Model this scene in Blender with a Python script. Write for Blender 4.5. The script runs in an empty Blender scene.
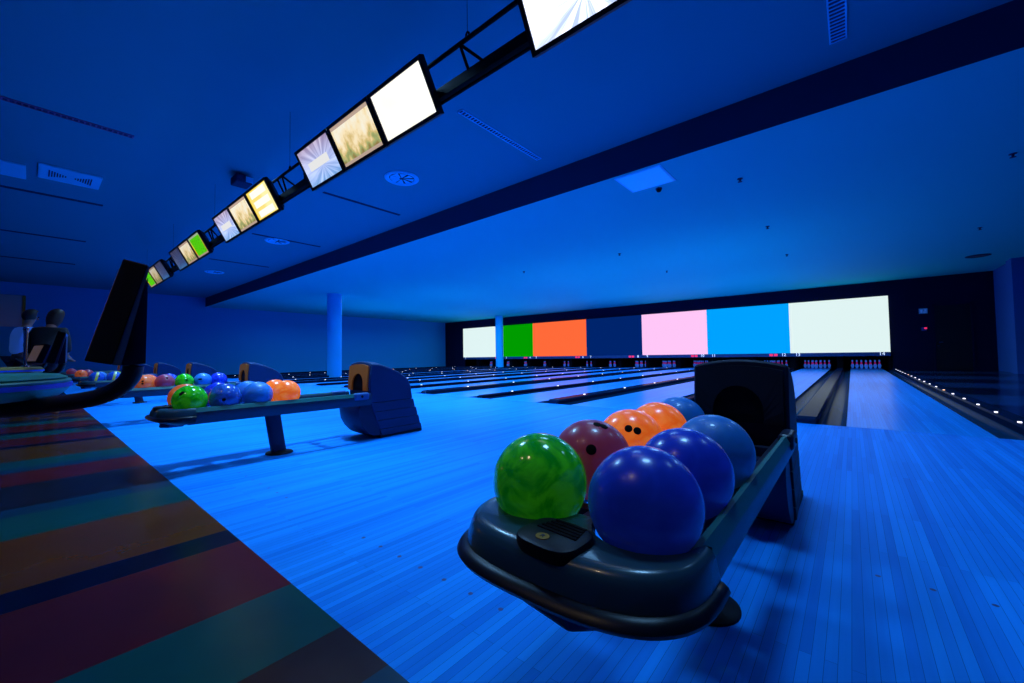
import bpy, bmesh, math, random
from math import sin, cos, pi, radians, sqrt
from mathutils import Vector, Matrix
random.seed(7)
S = bpy.context.scene
COL = S.collection
R = radians

# ------------------------------------------------------------------ helpers
def lin(c):
    return tuple((v/255/12.92 if v/255 <= .04045 else ((v/255+.055)/1.055)**2.4) for v in c)

def mat(name, col, rough=.5, metal=0., spec=.5, emit=None, es=0., coat=0.):
    m = bpy.data.materials.new(name); m.use_nodes = True
    b = m.node_tree.nodes['Principled BSDF']
    b.inputs['Base Color'].default_value = (*col, 1)
    b.inputs['Roughness'].default_value = rough
    b.inputs['Metallic'].default_value = metal
    b.inputs['Specular IOR Level'].default_value = spec
    b.inputs['Coat Weight'].default_value = coat
    b.inputs['Coat Roughness'].default_value = .05
    if emit is not None:
        b.inputs['Emission Color'].default_value = (*emit, 1)
        b.inputs['Emission Strength'].default_value = es
    # slight surface variation so no material is perfectly uniform
    nt = m.node_tree
    n = nt.nodes.new('ShaderNodeTexNoise'); n.inputs['Scale'].default_value = 40
    mr = nt.nodes.new('ShaderNodeMapRange')
    mr.inputs[3].default_value = max(0, rough-.04); mr.inputs[4].default_value = min(1, rough+.04)
    tc = nt.nodes.new('ShaderNodeTexCoord')
    nt.links.new(tc.outputs['Object'], n.inputs['Vector'])
    nt.links.new(n.outputs['Fac'], mr.inputs[0]); nt.links.new(mr.outputs[0], b.inputs['Roughness'])
    return m

class N:
    """tiny node-building helper"""
    def __init__(s, m): s.t = m.node_tree; s.b = s.t.nodes['Principled BSDF']
    def new(s, k, **kw):
        n = s.t.nodes.new(k)
        for a, v in kw.items():
            if a.startswith('i_'):
                q = a[2:]; q = int(q) if q.isdigit() else q.replace('_', ' ')
                n.inputs[q].default_value = v
            else: setattr(n, a, v)
        return n
    def l(s, a, b): s.t.links.new(a, b)
    def math(s, op, a, b=None, c=None):
        n = s.t.nodes.new('ShaderNodeMath'); n.operation = op
        for i, v in enumerate((a, b, c)):
            if v is None: continue
            if isinstance(v, (int, float)): n.inputs[i].default_value = v
            else: s.l(v, n.inputs[i])
        return n.outputs[0]
    def ramp(s, fac, stops, const=False):
        n = s.t.nodes.new('ShaderNodeValToRGB'); e = n.color_ramp.elements
        n.color_ramp.interpolation = 'CONSTANT' if const else 'LINEAR'
        while len(e) < len(stops): e.new(1)
        for q, (p, c) in zip(e, stops): q.position = p; q.color = (*c, 1)
        s.l(fac, n.inputs[0]); return n.outputs[0]

def setp(o, label=None, cat=None, group=None, kind=None):
    if label: o['label'] = label
    if cat: o['category'] = cat
    if group: o['group'] = group
    if kind: o['kind'] = kind
    return o

def obj(name, bm, m, parent=None, smooth=None, bevel=0, seg=2, loc=None):
    me = bpy.data.meshes.new(name)
    bmesh.ops.recalc_face_normals(bm, faces=bm.faces[:])
    bm.to_mesh(me); bm.free()
    for q in (m if isinstance(m, (list, tuple)) else [m]): me.materials.append(q)
    if smooth is not None:
        for p in me.polygons: p.use_smooth = True
        me.set_sharp_from_angle(angle=R(smooth))
    o = bpy.data.objects.new(name, me); COL.objects.link(o)
    if parent: o.parent = parent
    if loc: o.location = loc
    if bevel:
        b = o.modifiers.new('b', 'BEVEL'); b.width = bevel; b.segments = seg; b.limit_method = 'ANGLE'
    return o

def empty(name, loc=(0, 0, 0), rot=(0, 0, 0)):
    o = bpy.data.objects.new(name, None); COL.objects.link(o)
    o.location = loc; o.rotation_euler = rot; o.empty_display_size = .1
    return o

def dup(o, parent=None):
    c = o.copy(); COL.objects.link(c)
    if parent: c.parent = parent
    for ch in list(o.children): dup(ch, c)
    return c

def bm_(): return bmesh.new()

def box(bm, x0, x1, y0, y1, z0, z1, mi=0):
    v = [bm.verts.new(p) for p in ((x0,y0,z0),(x1,y0,z0),(x1,y1,z0),(x0,y1,z0),(x0,y0,z1),(x1,y0,z1),(x1,y1,z1),(x0,y1,z1))]
    for f in ((0,3,2,1),(4,5,6,7),(0,1,5,4),(1,2,6,5),(2,3,7,6),(3,0,4,7)):
        bm.faces.new([v[i] for i in f]).material_index = mi
    return bm

def quad(bm, pts, mi=0):
    f = bm.faces.new([bm.verts.new(p) for p in pts]); f.material_index = mi; return bm

def loft(bm, rings, closed=True, caps=True, mi=0):
    vs = [[bm.verts.new(p) for p in r] for r in rings]
    n = len(rings[0])
    for a, b in zip(vs, vs[1:]):
        for i in range(n if closed else n-1):
            j = (i+1) % n
            bm.faces.new((a[i], a[j], b[j], b[i])).material_index = mi
    if caps and closed:
        bm.faces.new(vs[0][::-1]).material_index = mi; bm.faces.new(vs[-1]).material_index = mi
    return bm

def extr(bm, poly, x0, x1, axis='x', mi=0):
    """extrude a closed 2D polygon along an axis (x: (y,z) / y: (x,z) / z: (x,y))"""
    f = {'x': lambda t, p: (t, p[0], p[1]), 'y': lambda t, p: (p[0], t, p[1]), 'z': lambda t, p: (p[0], p[1], t)}[axis]
    return loft(bm, [[f(t, p) for p in poly] for t in (x0, x1)], mi=mi)

def tube(bm, pts, r, n=10):
    P = [Vector(p) for p in pts]; rings = []
    for i, p in enumerate(P):
        d = ((P[i+1]-p) if i < len(P)-1 else (p-P[i-1]))
        if 0 < i < len(P)-1: d = (P[i+1]-p).normalized() + (p-P[i-1]).normalized()
        d.normalize()
        a = d.cross(Vector((0, 0, 1)))
        if a.length < .05: a = d.cross(Vector((0, 1, 0)))
        a.normalize(); b = d.cross(a)
        rr = r[i] if isinstance(r, (list, tuple)) else r
        rings.append([p + a*(rr*cos(2*pi*k/n)) + b*(rr*sin(2*pi*k/n)) for k in range(n)])
    return loft(bm, rings)

def lathe(bm, prof, n=24, c=(0, 0, 0)):
    rings = [[(c[0]+max(r, 1e-4)*cos(2*pi*k/n), c[1]+max(r, 1e-4)*sin(2*pi*k/n), c[2]+z) for k in range(n)] for r, z in prof]
    return loft(bm, rings)

def disc(bm, c, r, n=16, mi=0):
    f = bm.faces.new([bm.verts.new((c[0]+r*cos(2*pi*k/n), c[1]+r*sin(2*pi*k/n), c[2])) for k in range(n)]); f.material_index = mi

# ------------------------------------------------------------------ layout
CAMH = .806
P = 3.42
C0 = -.42
C = [C0-P*k for k in range(7)]            # centre of each pair of lanes
YE, YF, YW = .62, 5.6, 22.6                # carpet edge, foul line, black end wall
ZU, ZL = 4.13, 3.65                        # ceilings
XL = -26.3
screens = [('leftmost white', (224,244,242), -24.0, -19.7), ('green', (0,155,0), -19.7, -16.97), ('orange', (255,106,57), -16.97, -12.76),
           ('navy blue', (0,36,107), -12.76, -9.16), ('pink', (255,198,245), -9.16, -5.70), ('sky blue', (0,162,255), -5.70, -2.17),
           ('rightmost white', (224,244,242), -2.17, 1.20)]
SC = [s[0] for s in screens][::-1]         # by pair index (0 = rightmost pair)

# ------------------------------------------------------------------ materials
def wood(name, ca, cb, rough, coat):
    m = mat(name, ca, rough, spec=.02, coat=coat); k = N(m)
    for l_ in list(k.b.inputs['Roughness'].links): k.t.links.remove(l_)
    tc = k.new('ShaderNodeTexCoord'); sp = k.new('ShaderNodeSeparateXYZ'); k.l(tc.outputs['Object'], sp.inputs[0])
    cb_ = k.new('ShaderNodeCombineXYZ'); k.l(sp.outputs[1], cb_.inputs[0]); k.l(sp.outputs[0], cb_.inputs[1])
    def brick(w, h, off):
        b = k.new('ShaderNodeTexBrick', offset=off, offset_frequency=2, squash=1)
        b.inputs['Scale'].default_value = 1; b.inputs['Brick Width'].default_value = w; b.inputs['Row Height'].default_value = h
        b.inputs['Mortar Size'].default_value = .0006; b.inputs['Mortar Smooth'].default_value = .3; b.inputs['Bias'].default_value = 0
        b.inputs['Color1'].default_value = (0, 0, 0, 1); b.inputs['Color2'].default_value = (1, 1, 1, 1); b.inputs['Mortar'].default_value = (.0, .0, .0, 1)
        k.l(cb_.outputs[0], b.inputs['Vector']); return b
    b1 = brick(1.35, .0275, .37)
    no = k.new('ShaderNodeTexNoise'); no.inputs['Scale'].default_value = 1; no.inputs['Detail'].default_value = 5
    mp = k.new('ShaderNodeMapping'); mp.inputs['Scale'].default_value = (60, 2.2, 1); k.l(tc.outputs['Object'], mp.inputs[0]); k.l(mp.outputs[0], no.inputs['Vector'])
    # bands of a few boards sorted by tone
    st = k.math('FLOOR', k.math('MULTIPLY', sp.outputs[0], 1/.0275/2))
    wn = k.new('ShaderNodeTexWhiteNoise', noise_dimensions='1D'); k.l(st, wn.inputs['W'])
    f = k.math('ADD', k.math('MULTIPLY', b1.outputs['Color'], .45), k.math('MULTIPLY', no.outputs['Fac'], .3))
    f = k.math('ADD', f, k.math('MULTIPLY', wn.outputs['Value'], .35))
    col = k.ramp(f, [(.1, cb), (.9, ca)])
    mx = k.new('ShaderNodeMix', data_type='RGBA'); k.l(b1.outputs['Fac'], mx.inputs[0]); k.l(col, mx.inputs[6])
    mx.inputs[7].default_value = (cb[0]*.5, cb[1]*.5, cb[2]*.5, 1)
    k.l(mx.outputs[2], k.b.inputs['Base Color'])
    return m

M = {}  # many base colours below carry the blue of the hall lights
M['wood'] = wood('approach maple', (.010, .30, .92), (.005, .17, .66), .5, .0)  # maple with the blue light put into its colour
M['lane'] = wood('oiled lane maple', (.010, .36, .98), (.006, .22, .74), .3, .02)
M['dot'] = mat('approach dot', (.0, .03, .2), .5)
M['blackfloor'] = mat('dark side floor', (.006, .02, .06), .16, spec=.5)
M['gutter'] = mat('gutter', (.004, .035, .085), .14, spec=.0008)
M['cap'] = mat('divider plastic', (.003, .016, .05), .14, spec=.0008)
M['capdark'] = mat('divider dark', (.002, .007, .028), .35, spec=.002)
M['led'] = mat('marker light', (.8, .8, .9), .4, emit=(.95, .9, 1.), es=2.2)
M['ledwarm'] = mat('warm marker light', (.9, .6, .4), .4, emit=(1., .5, .25), es=2.2)
M['black'] = mat('black paint', (.004, .006, .014), .6, spec=.2)
M['pit'] = mat('pit black', (.002, .002, .006), .8, spec=.1)
M['walldark'] = mat('navy end wall', (.003, .007, .036), .8, spec=.05)
M['blackplastic'] = mat('black plastic', (.008, .012, .03), .38, spec=.4)
M['gloss'] = mat('gloss black plastic', (.003, .004, .011), .34, spec=.22)
M['nose'] = mat('grey moulded plastic', (.018, .065, .10), .25, spec=.4, coat=.15)
M['hood'] = mat('blue grey moulded plastic', (.005, .036, .125), .55, spec=.2)
M['hood0'] = mat('near hood plastic', (.003, .006, .022), .55, spec=.2)  # darker copy of the hood plastic, its shade put into the colour
M['hooddark'] = mat('dark moulded plastic', (.01, .02, .07), .5, spec=.3)
M['panel'] = mat('button panel plastic', (.004, .006, .014), .4, spec=.2)
M['teal'] = mat('teal rail', (.006, .12, .12), .4, spec=.3)
M['rail'] = mat('blue rail', (.010, .035, .085), .35, spec=.4)
M['bracket'] = mat('pale blue bracket', (.02, .11, .34), .4)
M['copper'] = mat('orange brown face plate', (.42, .12, .02), .5, spec=.2, emit=(.5, .13, .02), es=.05)  # warm lounge light put into the plate's colour, plus a faint glow
M['hole'] = mat('finger hole', (.004, .002, .003), .7, spec=.1)
M['yellow'] = mat('yellow badge', (.28, .17, .03), .5, spec=.2)
M['chrome'] = mat('chrome', (.5, .55, .65), .15, metal=1)
M['ceil'] = mat('ceiling paint', (.02, .26, .36), .85, spec=.05)
M['ceilL'] = mat('lane ceiling paint', (.010, .50, .60), .85, spec=.05)
M['bulk'] = mat('bulkhead paint', (.006, .04, .10), .8, spec=.1)  # dark because the shade of its unlit side is in the colour
M['wallblue'] = mat('blue wall paint', (.015, .28, .66), .9, spec=.05)  # blue hall light mixed into the wall's colour
M['col'] = mat('column paint', (.015, .42, .85), .7, spec=.1)
M['wallR'] = mat('right wall paint', (.03, .13, .42), .9, spec=.1)
M['vent'] = mat('vent metal', (.05, .62, .95), .5, spec=.1)
M['ventdark'] = mat('vent slot', (.006, .02, .1), .8)
M['bezel'] = mat('monitor bezel', (.005, .005, .008), .45, spec=.25)
M['truss'] = mat('truss metal', (.002, .002, .004), .6, spec=.08)
M['pin'] = mat('pin', (.22, .40, .95), .25, spec=.5, emit=(.03, .2, 1.), es=.3)  # glow added to the pins for their UV-lit brightness
M['pinred'] = mat('pin stripe', (.6, .02, .2), .3, emit=(.8, .02, .4), es=.22)  # stripe carries the same added glow as the pin
M['white'] = mat('white digits', (.8, .9, 1.), .5, emit=(.75, .88, 1.), es=.9)
M['red'] = mat('red display', (.8, .02, .08), .5, emit=(1., .03, .12), es=.9)
M['skin'] = mat('skin', (.40, .17, .12), .6)
M['hairb'] = mat('dark hair', (.03, .015, .012), .6)
M['hairr'] = mat('brown hair', (.05, .018, .012), .6)
M['shirt'] = mat('pale blue shirt', (.14, .36, .9), .8, emit=(.03, .14, .6), es=.22)  # small glow added to the cloth to brighten it as under UV
M['jacket'] = mat('dark jacket', (.012, .010, .014), .8)
M['trousers'] = mat('dark trousers', (.012, .014, .04), .8)
M['rimgreen'] = mat('teal table rim', (.03, .30, .28), .4, spec=.15)
M['rimblue'] = mat('blue table stripe', (.01, .10, .8), .4, spec=.1)
M['rimgold'] = mat('gold table rim', (.40, .28, .06), .4, spec=.2)
M['clear'] = mat('pale panel', (.03, .75, 1.), .4, spec=.1, emit=(0., .22, 1.), es=.2)  # glow added so the hatch looks bright; it is no lamp

def marble(name, a, b, scale, rough, em, dist=2.):
    m = mat(name, a, rough, spec=.4, coat=.2); k = N(m)
    for l_ in list(k.b.inputs['Roughness'].links): k.t.links.remove(l_)
    tc = k.new('ShaderNodeTexCoord')
    n = k.new('ShaderNodeTexNoise'); n.inputs['Scale'].default_value = scale; n.inputs['Detail'].default_value = 4; n.inputs['Distortion'].default_value = dist
    k.l(tc.outputs['Object'], n.inputs['Vector'])
    c = k.ramp(n.outputs['Fac'], [(.38, a), (.62, b)])
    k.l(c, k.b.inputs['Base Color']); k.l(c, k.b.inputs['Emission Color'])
    k.b.inputs['Emission Strength'].default_value = em  # even glow added in the ball's colour, standing in for UV fluorescence
    return m
B = {
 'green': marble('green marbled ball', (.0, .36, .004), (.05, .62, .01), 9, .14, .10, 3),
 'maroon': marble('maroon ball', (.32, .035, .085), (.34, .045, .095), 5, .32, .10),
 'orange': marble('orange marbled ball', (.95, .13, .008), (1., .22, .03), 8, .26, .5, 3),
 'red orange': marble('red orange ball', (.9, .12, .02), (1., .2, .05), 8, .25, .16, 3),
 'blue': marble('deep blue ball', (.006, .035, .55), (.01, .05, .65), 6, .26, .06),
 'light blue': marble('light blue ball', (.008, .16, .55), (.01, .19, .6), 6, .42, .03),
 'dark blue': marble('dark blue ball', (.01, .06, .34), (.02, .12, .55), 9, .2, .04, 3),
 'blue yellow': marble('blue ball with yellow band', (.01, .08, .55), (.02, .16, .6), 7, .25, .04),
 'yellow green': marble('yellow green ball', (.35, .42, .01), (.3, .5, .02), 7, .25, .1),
}
M['band'] = mat('yellow band', (.55, .6, .03), .3, emit=(.5, .6, .02), es=.15)

# ------------------------------------------------------------------ the setting
# lounge floor: glossy stripes running along Y
def stripe_mat():
    m = mat('striped lounge floor', (.1, .1, .1), .24, spec=.10); k = N(m)
    tc = k.new('ShaderNodeTexCoord'); sp = k.new('ShaderNodeSeparateXYZ'); k.l(tc.outputs['Object'], sp.inputs[0])
    teal, maroon, navy, orange, blue, dark, brown = (.004, .060, .055), (.10, .009, .009), (.002, .003, .014), (.10, .028, .003), (.004, .035, .07), (.010, .011, .018), (.03, .012, .012)
    seq = [(-1.0, blue), (-1.21, brown), (-1.62, teal), (-2.12, maroon), (-2.33, navy), (-3.03, orange), (-3.45, teal), (-3.63, blue), (-4.3, dark),
           (-4.75, maroon), (-4.95, blue), (-5.3, teal), (-6.1, orange), (-6.3, navy), (-6.9, maroon), (-7.3, teal), (-7.5, navy), (-8.2, maroon), (-8.6, teal), (-9.0, dark),
           (-9.6, orange), (-9.8, navy), (-10.6, maroon), (-11.1, teal), (-11.3, blue), (-12, orange), (-12.6, dark)]
    x0, x1 = -12.6, 3.
    stops = []
    for i in range(len(seq)-1, -1, -1):
        stops.append(((seq[i][0]-x0)/(x1-x0), seq[i-1][1] if i else blue))
    # seq[i] = (left border, colour of the stripe right of it)
    stops = [((seq[i][0]-x0)/(x1-x0), seq[i][1]) for i in range(len(seq)-1, -1, -1)]
    f = k.math('DIVIDE', k.math('SUBTRACT', sp.outputs[0], x0), x1-x0)
    c = k.ramp(f, stops, True)
    n = k.new('ShaderNodeTexNoise'); n.inputs['Scale'].default_value = 3; n.inputs['Detail'].default_value = 6
    k.l(tc.outputs['Object'], n.inputs['Vector'])
    mx = k.new('ShaderNodeMix', data_type='RGBA', blend_type='MULTIPLY'); mx.inputs[0].default_value = .5
    k.l(c, mx.inputs[6]); k.l(k.ramp(n.outputs['Fac'], [(.3, (.5, .5, .5)), (.7, (1, 1, 1))]), mx.inputs[7])
    k.l(mx.outputs[2], k.b.inputs['Base Color'])
    return m
M['stripe'] = stripe_mat()

def struct(name, bm, m, **kw):
    o = obj(name, bm, m, **kw); o['kind'] = 'structure'; return o

bm = bm_(); quad(bm, [(XL, -6, 0), (7, -6, 0), (7, YE, 0), (XL, YE, 0)]); struct('floor_lounge', bm, M['stripe'])
bm = bm_(); quad(bm, [(XL, YE, 0), (7, YE, 0), (7, YF, 0), (XL, YF, 0)])
for c in C:
    for s in (-.875, .875):
        for q in range(-3, 4):
            disc(bm, (c+s+q*.137, .978, .0006), .0085, 12, 1); disc(bm, (c+s+q*.137, 1.962, .0006), .0085, 12, 1)
struct('floor_approach', bm, [M['wood'], M['dot']])
bm = bm_(); quad(bm, [(XL, YF, -.12), (1.3, YF, -.12), (1.3, 24.7, -.12), (XL, 24.7, -.12)]); struct('floor_lanes', bm, M['black'])
bm = bm_(); quad(bm, [(1.4, YF, 0), (7, YF, 0), (7, YW, 0), (1.4, YW, 0)])
sm = M['blackfloor']; k = N(sm); tc = k.new('ShaderNodeTexCoord'); sp = k.new('ShaderNodeSeparateXYZ'); k.l(tc.outputs['Object'], sp.inputs[0])
fr = k.math('FRACT', k.math('MULTIPLY', sp.outputs[1], .28))
k.l(k.ramp(fr, [(0, (.003, .008, .03)), (.5, (.012, .05, .15))], True), k.b.inputs['Base Color'])
struct('floor_side', bm, sm)
bm = bm_(); quad(bm, [(XL, -6, ZU), (7, -6, ZU), (7, 6, ZU), (XL, 6, ZU)]); struct('ceiling_lounge', bm, M['ceil'])
bm = bm_(); quad(bm, [(XL, 6, ZL), (7, 6, ZL), (7, 24.7, ZL), (XL, 24.7, ZL)]); struct('ceiling_lanes', bm, M['ceilL'])
bm = bm_(); box(bm, XL, 7, 5.99, 6.0, ZL, ZU); struct('wall_bulkhead', bm, M['bulk'])
bm = bm_(); quad(bm, [(XL, -6, 0), (XL, 24.7, 0), (XL, 24.7, ZU), (XL, -6, ZU)]); struct('wall_left', bm, M['wallblue'])
bm = bm_(); quad(bm, [(XL, -6, 0), (7, -6, 0), (7, -6, ZU), (XL, -6, ZU)]); struct('wall_rear', bm, M['wallblue'])
bm = bm_(); box(bm, 4.05, 4.15, 20.2, YW, 0, ZL); box(bm, 3.95, 4.35, 19.9, 20.5, 0, ZL); box(bm, 4.35, 7, 20.0, 20.1, 0, ZL)
box(bm, 7, 7.1, -6, 20.1, 0, ZU)
struct('wall_right', bm, M['wallR'])
# pale lighter panel on the far left wall with a yellow edge
bm = bm_(); box(bm, XL, XL+.03, -2.6, -.21, 2.3, 3.6); struct('trim_1', bm, mat('pale wall panel', (.34, .36, .40), .9))
bm = bm_(); box(bm, XL, XL+.06, -.21, -.13, 2.3, 3.6); struct('trim_2', bm, mat('ochre wall edge', (.30, .20, .03), .9))
# black end wall with the opening for the pin decks
bm = bm_()
box(bm, XL, -24.0, YW, YW+.1, 0, ZL); box(bm, -24.0, 1.27, YW, YW+.1, .57, ZL); box(bm, 1.27, 4.05, YW, YW+.1, 0, ZL)
struct('wall_back', bm, M['walldark'])
bm = bm_(); box(bm, XL, 4.05, 24.6, 24.7, -.12, 1.2)
struct('wall_pit', bm, M['pit'])
kx = sorted({round(c+d, 3) for c in C for d in (-P/2, 0, P/2)})
for x in kx:
    bm = bm_(); box(bm, x-.1, x+.1, YW+.12, 24.58, -.1, .98); struct('wall_kickback', bm, M['pit'])
# door in the black wall
d = empty('door_1', (2.97, YW, 0)); d['kind'] = 'structure'
bm = bm_(); box(bm, -.47, .47, -.03, 0, .02, 2.5); obj('door_leaf', bm, M['black'], d)
bm = bm_(); box(bm, -.53, -.47, -.05, 0, 0, 2.56); box(bm, .47, .53, -.05, 0, 0, 2.56); box(bm, -.53, .53, -.05, 0, 2.5, 2.56); obj('door_frame', bm, M['walldark'], d)
bm = bm_(); box(bm, -.42, -.28, -.09, -.07, 1.06, 1.09); box(bm, -.42, -.39, -.09, -.03, 1.06, 1.09); box(bm, -.43, -.38, -.045, -.03, .93, .97); obj('door_handle', bm, M['chrome'], d)
# columns
for (x, y, r_) in ((C[5], 8.67, .30), (C[5]-P/2, 21.54, .275)):
    bm = bm_(); lathe(bm, [(r_, -.1), (r_, ZL)], 32, (x, y, 0)); struct('column', bm, M['col'], smooth=40)

# ------------------------------------------------------------------ lanes
ordn = {}
for k_ in range(7):
    for s, side in ((1, 'right'), (-1, 'left')):
        ordn[(k_, s)] = f"{side} lane under the {SC[k_]} screen"
def gutter_bm(x0, x1):
    bm = bm_(); n = 8; xm, r_ = (x0+x1)/2, (x1-x0)/2
    prof = [(xm-r_*cos(pi*i/n), -.085*sin(pi*i/n)-.004) for i in range(n+1)]
    loft(bm, [[(x, y, z) for x, z in prof] for y in (YF, 24.5)], closed=False)
    return bm
lane_mid = {}
for k_, c in enumerate(C):
    for s in (1, -1):
        cx = c+s*.875
        l = empty('bowling_lane', (cx, YF, 0))
        setp(l, f"long glossy blue-lit wooden bowling lane, {ordn[(k_, s)]}", 'bowling lane', 'bowling lanes')
        bm = bm_(); box(bm, -.527, .527, 0, 18.95, -.1, 0); obj('lane_bed', bm, M['lane'], l)
        for e in (-1, 1):
            bm = gutter_bm(cx+e*.527, cx+e*.765) if e > 0 else gutter_bm(cx-.765, cx-.527)
            bmesh.ops.translate(bm, verts=bm.verts[:], vec=(-cx, -YF, 0))
            obj('gutter', bm, M['gutter'], l, smooth=60)
# dividers: capping inside each pair (carries the ball track) and slim rail between pairs, with rows of little lights
led_me = None
def divider(x, w, h_, label, m, step, y1=YW, ledx=0, offs=0.):
    global led_me
    d_ = empty('lane_divider', (x, YF, 0)); setp(d_, label, 'lane divider', 'raised dividers between the lanes')
    bm = bm_(); L = y1-YF
    prof = [(-w/2, -.09), (-w/2, h_-.02), (-w/2+.02, h_), (w/2-.02, h_), (w/2, h_-.02), (w/2, -.09)]
    rings = []
    for y, sc in ((0, .82), (.05, .97), (.15, 1), (L, 1)):
        rings.append([(px*sc, y, pz if pz < 0 else pz*(.75 if y == 0 else 1)) for px, pz in prof])
    loft(bm, rings); obj('capping', bm, m, d_, smooth=35)
    n = int((L-1)/step) if step else 0
    for i in range(n):
        y = .75+step*i+offs
        if led_me is None:
            bm = bm_(); box(bm, -.012, .012, -.02, .02, 0, .012)
            q = obj('marker_light', bm, M['led'], d_); led_me = q.data
            led2 = led_me.copy(); led2.materials[0] = M['ledwarm']; divider.warm = led2
        else:
            q = bpy.data.objects.new('marker_light', divider.warm if i % 7 == 5 else led_me); COL.objects.link(q); q.parent = d_
        q.location = (ledx, y, h_-.003)
    return d_
for k_, c in enumerate(C):
    divider(c, .22, .065, f"wide dark capping between the two lanes under the {SC[k_]} screen", M['cap'], 1.75 if k_ else 0, offs=.3*(k_ % 3))
    if k_ < 6:
        divider(c-P/2, .136, .05, f"slim dark divider between the lanes of the {SC[k_]} and {SC[k_+1]} screens", M['capdark'], 1.75, offs=.25*(k_ % 4))
d_ = divider(1.31, .19, .065, 'dark edge rail right of the last lane with a row of little white lights', M['cap'], .87, ledx=-.055)
d_['group'] = 'raised dividers between the lanes'; d_.name = 'edge_rail'; d_['category'] = 'lane edge rail'
d_ = divider(C[6]-P/2, .136, .05, 'dark edge rail along the outer left side of the lanes by the far wall', M['capdark'], 1.75); d_.name = 'edge_rail'

# ------------------------------------------------------------------ pins
def pin_bm():
    bm = bm_()
    prof = [(.026, 0), (.03, .01), (.049, .07), (.0605, .114), (.056, .15), (.04, .2), (.026, .24), (.0235, .26), (.027, .3), (.0325, .34), (.03, .365), (.018, .378), (.002, .381)]
    lathe(bm, prof, 14)
    for f in bm.faces:
        if .215 < f.calc_center_median().z < .30: f.material_index = 1
    return bm
pin0 = None
pins = []
rows = [(0, 0, 'front pin of the triangle'), (-.152, .264, 'second row left pin'), (.152, .264, 'second row right pin'),
        (-.305, .528, 'third row left pin'), (0, .528, 'third row middle pin'), (.305, .528, 'third row right pin'),
        (-.457, .79, 'back row leftmost pin'), (-.152, .79, 'back row second pin from left'), (.152, .79, 'back row third pin from left'), (.457, .79, 'back row rightmost pin')]
PIN_SKIP = {(2,1,9),(2,-1,9),(3,1,9),(3,-1,5),(3,-1,8),(3,-1,9),(4,1,5),(4,1,8),(4,1,9),(4,-1,5),(4,-1,7),(4,-1,8),(4,-1,9),(6,-1,6)} | {(k_, s, i) for k_ in (5, 6) for s in (1, -1) for i in (2, 4, 5, 7, 8, 9)}
for k_, c in enumerate(C):
    for s in (1, -1):
        for i, (dx, dy, w) in enumerate(rows):
            if (k_, s, i) in PIN_SKIP: continue
            if pin0 is None:
                q = pin0 = obj('bowling_pin', pin_bm(), [M['pin'], M['pinred']], smooth=50)
            else:
                q = pin0.copy(); COL.objects.link(q)
            q.location = (c+s*.875+dx, 23.35+dy, 0)
            setp(q, f"{w}, {ordn[(k_, s)]}", 'bowling pin', 'bowling pins at the ends of the lanes')
            pins.append(q)

# ------------------------------------------------------------------ projection screens with numbered strips
def text(name, body, size, m, parent, loc, rot=(pi/2, 0, 0), ext=.004, sx=1):
    cu = bpy.data.curves.new(name, 'FONT'); cu.body = body; cu.size = size; cu.align_x = 'CENTER'; cu.align_y = 'CENTER'; cu.extrude = ext
    cu.materials.append(m); o = bpy.data.objects.new(name, cu); COL.objects.link(o); o.parent = parent; o.location = loc; o.rotation_euler = rot
    bpy.context.view_layer.update()
    me = bpy.data.meshes.new_from_object(o); q = bpy.data.objects.new(name, me); COL.objects.link(q); q.parent = parent; q.location = loc; q.rotation_euler = rot
    bpy.data.objects.remove(o); return q
for i, (nm, rgb, x0, x1) in enumerate(screens):
    xm, w = (x0+x1)/2, (x1-x0)/2
    t = empty('projection_screen', (xm, YW-.002, 0))
    setp(t, f"large {nm if 'most' not in nm else nm} rectangular screen glowing above the pins on the black wall", 'screen', 'coloured screens over the pin decks')
    L = lin(rgb)
    bm = bm_(); box(bm, -w, w, -.10, 0, .73, 3.03); obj('screen_panel', bm, mat(f'{nm} screen', tuple(v*.03 for v in L), .8, spec=0, emit=L, es=1.), t)
    bm = bm_(); box(bm, -w, w, -.11, 0, .57, .73); obj('number_strip', bm, mat('number strip', (.015, .06, .22), .6), t)
    text('lane_number', str(2*i+1), .19, M['white'], t, (-w+.28, -.115, .655))
    text('lane_number', str(2*i+2), .19, M['white'], t, (w-.26, -.115, .655))
    if i < 6:
        for q in (-1, 1):
            bm = bm_(); box(bm, -.07, .07, -.006, 0, -.05, .05); obj('score_light', bm, M['red'], t, loc=(w-.66+q*.09, -.11, .65))
# small wall fittings right of the screens
t = empty('exit_sign', (2.2, YW, 2.32)); setp(t, 'small square blue pictogram sign high on the black wall beside the door', 'sign')
bm = bm_(); box(bm, -.12, .12, -.02, 0, -.1, .1); obj('sign_plate', bm, mat('sign blue', (.01, .08, .3), .5, emit=(.02, .12, .5), es=.25), t)
bm = bm_(); box(bm, -.08, -.02, -.025, -.02, -.07, .06); box(bm, .0, .09, -.025, -.02, -.07, -.02); box(bm, .03, .09, -.025, -.02, .0, .06); obj('pictogram', bm, mat('sign pale', (.1, .3, .7), .5, emit=(.05, .2, .6), es=.2), t)
t = empty('fire_alarm_button', (2.2, YW, 1.61)); setp(t, 'small alarm box with red corner on the black wall beside the door', 'alarm button')
bm = bm_(); box(bm, -.07, .07, -.05, 0, -.07, .07); obj('alarm_box', bm, mat('alarm box', (.02, .05, .3), .5), t, bevel=.01)
bm = bm_(); box(bm, .0, .08, -.06, -.05, .0, .06); obj('alarm_press', bm, M['red'], t)

# ------------------------------------------------------------------ ball returns
BALLR = .108
RX = .122                                  # ball row offset from the centre of the rack
BZ = .516
def ret_empty(): return empty('ball_return', (C[0], 0, 0))

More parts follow.
